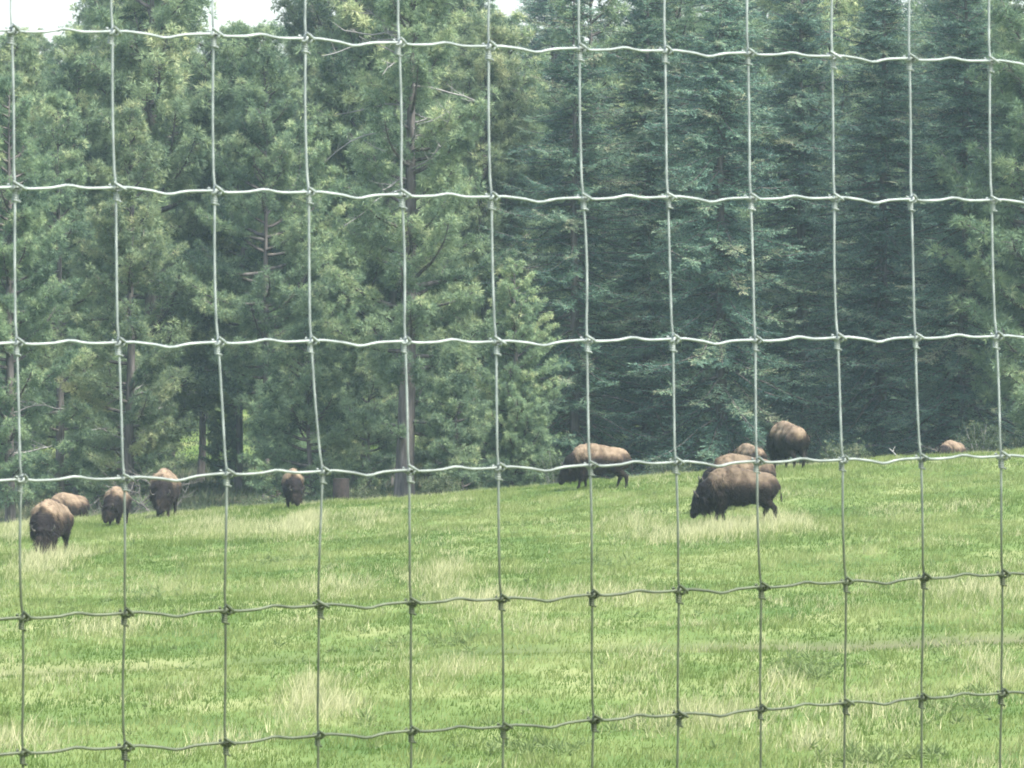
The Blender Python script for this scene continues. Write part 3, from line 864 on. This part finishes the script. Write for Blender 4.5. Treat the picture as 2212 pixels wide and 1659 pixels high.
# ------------------------------------------------------------------ wire fence
def wire_mat():
    m, nt, out = new_mat('galvanised_wire')
    g = nt.nodes.new('ShaderNodeNewGeometry')
    n = nt.nodes.new('ShaderNodeTexNoise'); n.inputs['Scale'].default_value = 45; n.inputs['Detail'].default_value = 5
    nt.links.new(g.outputs['Position'], n.inputs['Vector'])
    r = ramp(nt, [(.3, (0.163, 0.190, 0.180)), (.55, (0.245, 0.279, 0.265)), (.75, (0.354, 0.388, 0.374))], n.outputs[0])
    # lower wires: dark look against the bright grass, painted into the base colour
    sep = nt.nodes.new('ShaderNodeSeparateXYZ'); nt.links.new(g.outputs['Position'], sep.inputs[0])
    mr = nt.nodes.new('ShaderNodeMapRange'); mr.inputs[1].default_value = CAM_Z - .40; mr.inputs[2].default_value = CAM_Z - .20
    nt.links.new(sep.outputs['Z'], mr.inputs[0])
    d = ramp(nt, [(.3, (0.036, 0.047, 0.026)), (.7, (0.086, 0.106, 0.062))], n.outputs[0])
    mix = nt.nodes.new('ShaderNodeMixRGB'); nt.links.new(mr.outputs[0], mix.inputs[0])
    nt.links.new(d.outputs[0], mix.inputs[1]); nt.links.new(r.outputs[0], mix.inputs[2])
    p = nt.nodes.new('ShaderNodeBsdfPrincipled'); p.inputs['Metallic'].default_value = .25
    p.inputs['Roughness'].default_value = .5
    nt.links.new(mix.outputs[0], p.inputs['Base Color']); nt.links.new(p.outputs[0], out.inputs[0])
    return m
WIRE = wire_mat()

ROWS = [
 [(25,65),(243,68),(461,73),(660,83),(862,92),(1056,100),(1252,104),(1437,109),(1616,114),(1798,121),(1965,126),(2139,131)],
 [(32,404),(250,405),(464,412),(667,415),(868,420),(1062,425),(1260,427),(1443,425),(1622,427),(1803,427),(1969,430),(2143,432)],
 [(36,740),(256,740),(471,739),(672,736),(875,737),(1072,738),(1268,734),(1454,732),(1632,734),(1810,729),(1978,728),(2153,726)],
 [(46,1035),(268,1033),(490,1022),(697,1018),(884,1015),(1077,1010),(1275,1004),(1460,998),(1636,996),(1821,993),(1990,989),(2163,985)],
 [(49,1333),(271,1324),(487,1318),(689,1307),(888,1300),(1083,1293),(1280,1284),(1467,1275),(1645,1267),(1828,1256),(1996,1247),(2166,1240)],
 [(49,1625),(270,1613),(487,1604),(688,1588),(889,1578),(1088,1569),(1283,1554),(1466,1543),(1644,1531),(1826,1518),(1992,1506),(2165,1497)]]
FD, FT = 7.25, rad(34)
def on_fence(px, py):
    d = ray(px, py); k = d[0] / d[1]
    s = k * FD / (math.cos(FT) - k * math.sin(FT))
    Y = FD + s * math.sin(FT)
    return s, d[2] / d[1] * Y + CAM_Z
K = np.array([[on_fence(*p) for p in row] for row in ROWS])         # (6, 12, 2): along the fence, height
sp = .1524
# continue the mesh a few stays past the frame on both sides, one wire above, the rest down to the ground
nl, nr = 6, 7
ext = []
for row in K:
    L = [(row[0][0] - sp * (i), row[0][1]) for i in range(nl, 0, -1)]
    Rr = [(row[-1][0] + sp * (i), row[-1][1]) for i in range(1, nr + 1)]
    ext.append(L + [tuple(p) for p in row] + Rr)
K = np.array(ext)
top = K[0] + [0, .203]
low = [K[-1] - [0, .178 * 1], K[-1] - [0, .178 + .152], K[-1] - [0, .178 + .305], K[-1] - [0, .178 + .43], K[-1] - [0, .178 + .56]]
K = np.concatenate([top[None], K, np.array(low)])
NR, NC = K.shape[:2]
fence_z = float(ground(0, FD))
fence = empty('wire_fence', (0, FD, fence_z), FT)
tag(fence, 'galvanised woven wire fence across the whole picture in front of the meadow', 'fence')
lz = lambda z: z - fence_z

# one knot: two turns round the line wire and a sleeve wound down the stay below it
def knot_mesh():
    T = Tubes()
    t = np.linspace(0, 1, 22); a = t * 2 * math.pi * 1.8 + 2.4
    T.add(np.stack([-.0065 + .014 * t, -.0036 * np.cos(a), .0036 * np.sin(a) + .001 - .003 * t], 1), .0019, 6)
    T.add([[-.003, -.0035, .006], [.002, -.0050, .003], [.009, -.0040, -.001], [.012, -.0010, -.003]], .0020, 6)
    t = np.linspace(0, 1, 44); a = t * 2 * math.pi * 5.0
    T.add(np.stack([.0015 + .0025 * np.cos(a), .0028 + .0025 * np.sin(a), -.002 - .0135 * t], 1), .0016, 5)
    T.add([[.0015 + .0025, .001, -.0150], [.0062, -.001, -.0170]], .0014, 6)
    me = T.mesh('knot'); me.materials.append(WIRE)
    return me
KM = knot_mesh()
for r_ in range(NR):
    T = Tubes(); pts = []
    for c in range(NC - 1):
        a, b = K[r_][c], K[r_][c + 1]
        sg = 1 if (c - nl) % 2 == 0 else -1
        for q in np.linspace(0, 1, 15)[:-1]:
            w = sg * math.exp(-((q - .52) / .13) ** 2) * .0048 - .0014 * math.exp(-((q - .14) / .10) ** 2) * sg
            w -= .0022 * math.sin(q * math.pi)
            pts.append([a[0] * (1 - q) + b[0] * q, 0 + .0012 * math.sin(q * 12), lz(a[1] * (1 - q) + b[1] * q + w)])
    pts.append([K[r_][-1][0], 0, lz(K[r_][-1][1])])
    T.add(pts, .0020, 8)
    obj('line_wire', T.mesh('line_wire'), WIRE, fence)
for c in range(NC):
    T = Tubes(); pts = []
    for r_ in range(NR - 1):
        a, b = K[r_][c], K[r_ + 1][c]
        bow = R.normal() * .0012
        if c == nl + 6 and r_ == 2: bow = .004          # the stay bent to the right above the second row
        for q in np.linspace(0, 1, 9)[:-1]:
            off = .0018 * (1 - q) + bow * math.sin(math.pi * q)
            off *= 1
            pts.append([a[0] * (1 - q) + b[0] * q + off, .0028, lz(a[1] * (1 - q) + b[1] * q)])
    pts.append([K[-1][c][0], .0028, lz(K[-1][c][1])])
    T.add(pts, .00172, 8)
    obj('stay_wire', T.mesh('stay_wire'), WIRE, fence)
    for r_ in range(NR):
        if r_ > 7: continue
        o = obj('knot', KM, None, fence)
        o.location = (K[r_][c][0], 0, lz(K[r_][c][1]))
        o.rotation_euler = (R.normal() * .04, R.normal() * .04, R.normal() * .25)
        s = 1.08 + R.normal() * .06; o.scale = (s, s, s)



# ------------------------------------------------------------------ haze
def haze():
    x0, x1, y0, y1, z0, z1 = -1600, 1600, -60, 2550, -46, 40
    v = [(x, y, z) for z in (z0, z1) for y in (y0, y1) for x in (x0, x1)]
    f = [(0, 2, 3, 1), (4, 5, 7, 6), (0, 1, 5, 4), (2, 6, 7, 3), (0, 4, 6, 2), (1, 3, 7, 5)]
    me = bpy.data.meshes.new('haze'); me.from_pydata(v, [], f)
    m, nt, out = new_mat('haze_air')
    pv = nt.nodes.new('ShaderNodeVolumePrincipled')
    pv.inputs['Color'].default_value = (.66, .87, 1, 1)
    pv.inputs['Density'].default_value = .00021
    pv.inputs['Anisotropy'].default_value = .2
    nt.links.new(pv.outputs[0], out.inputs['Volume'])
    o = obj('haze', me, m)
    tag(o, 'thin pale haze in the air over meadow and forest', 'haze', kind='stuff')
haze()
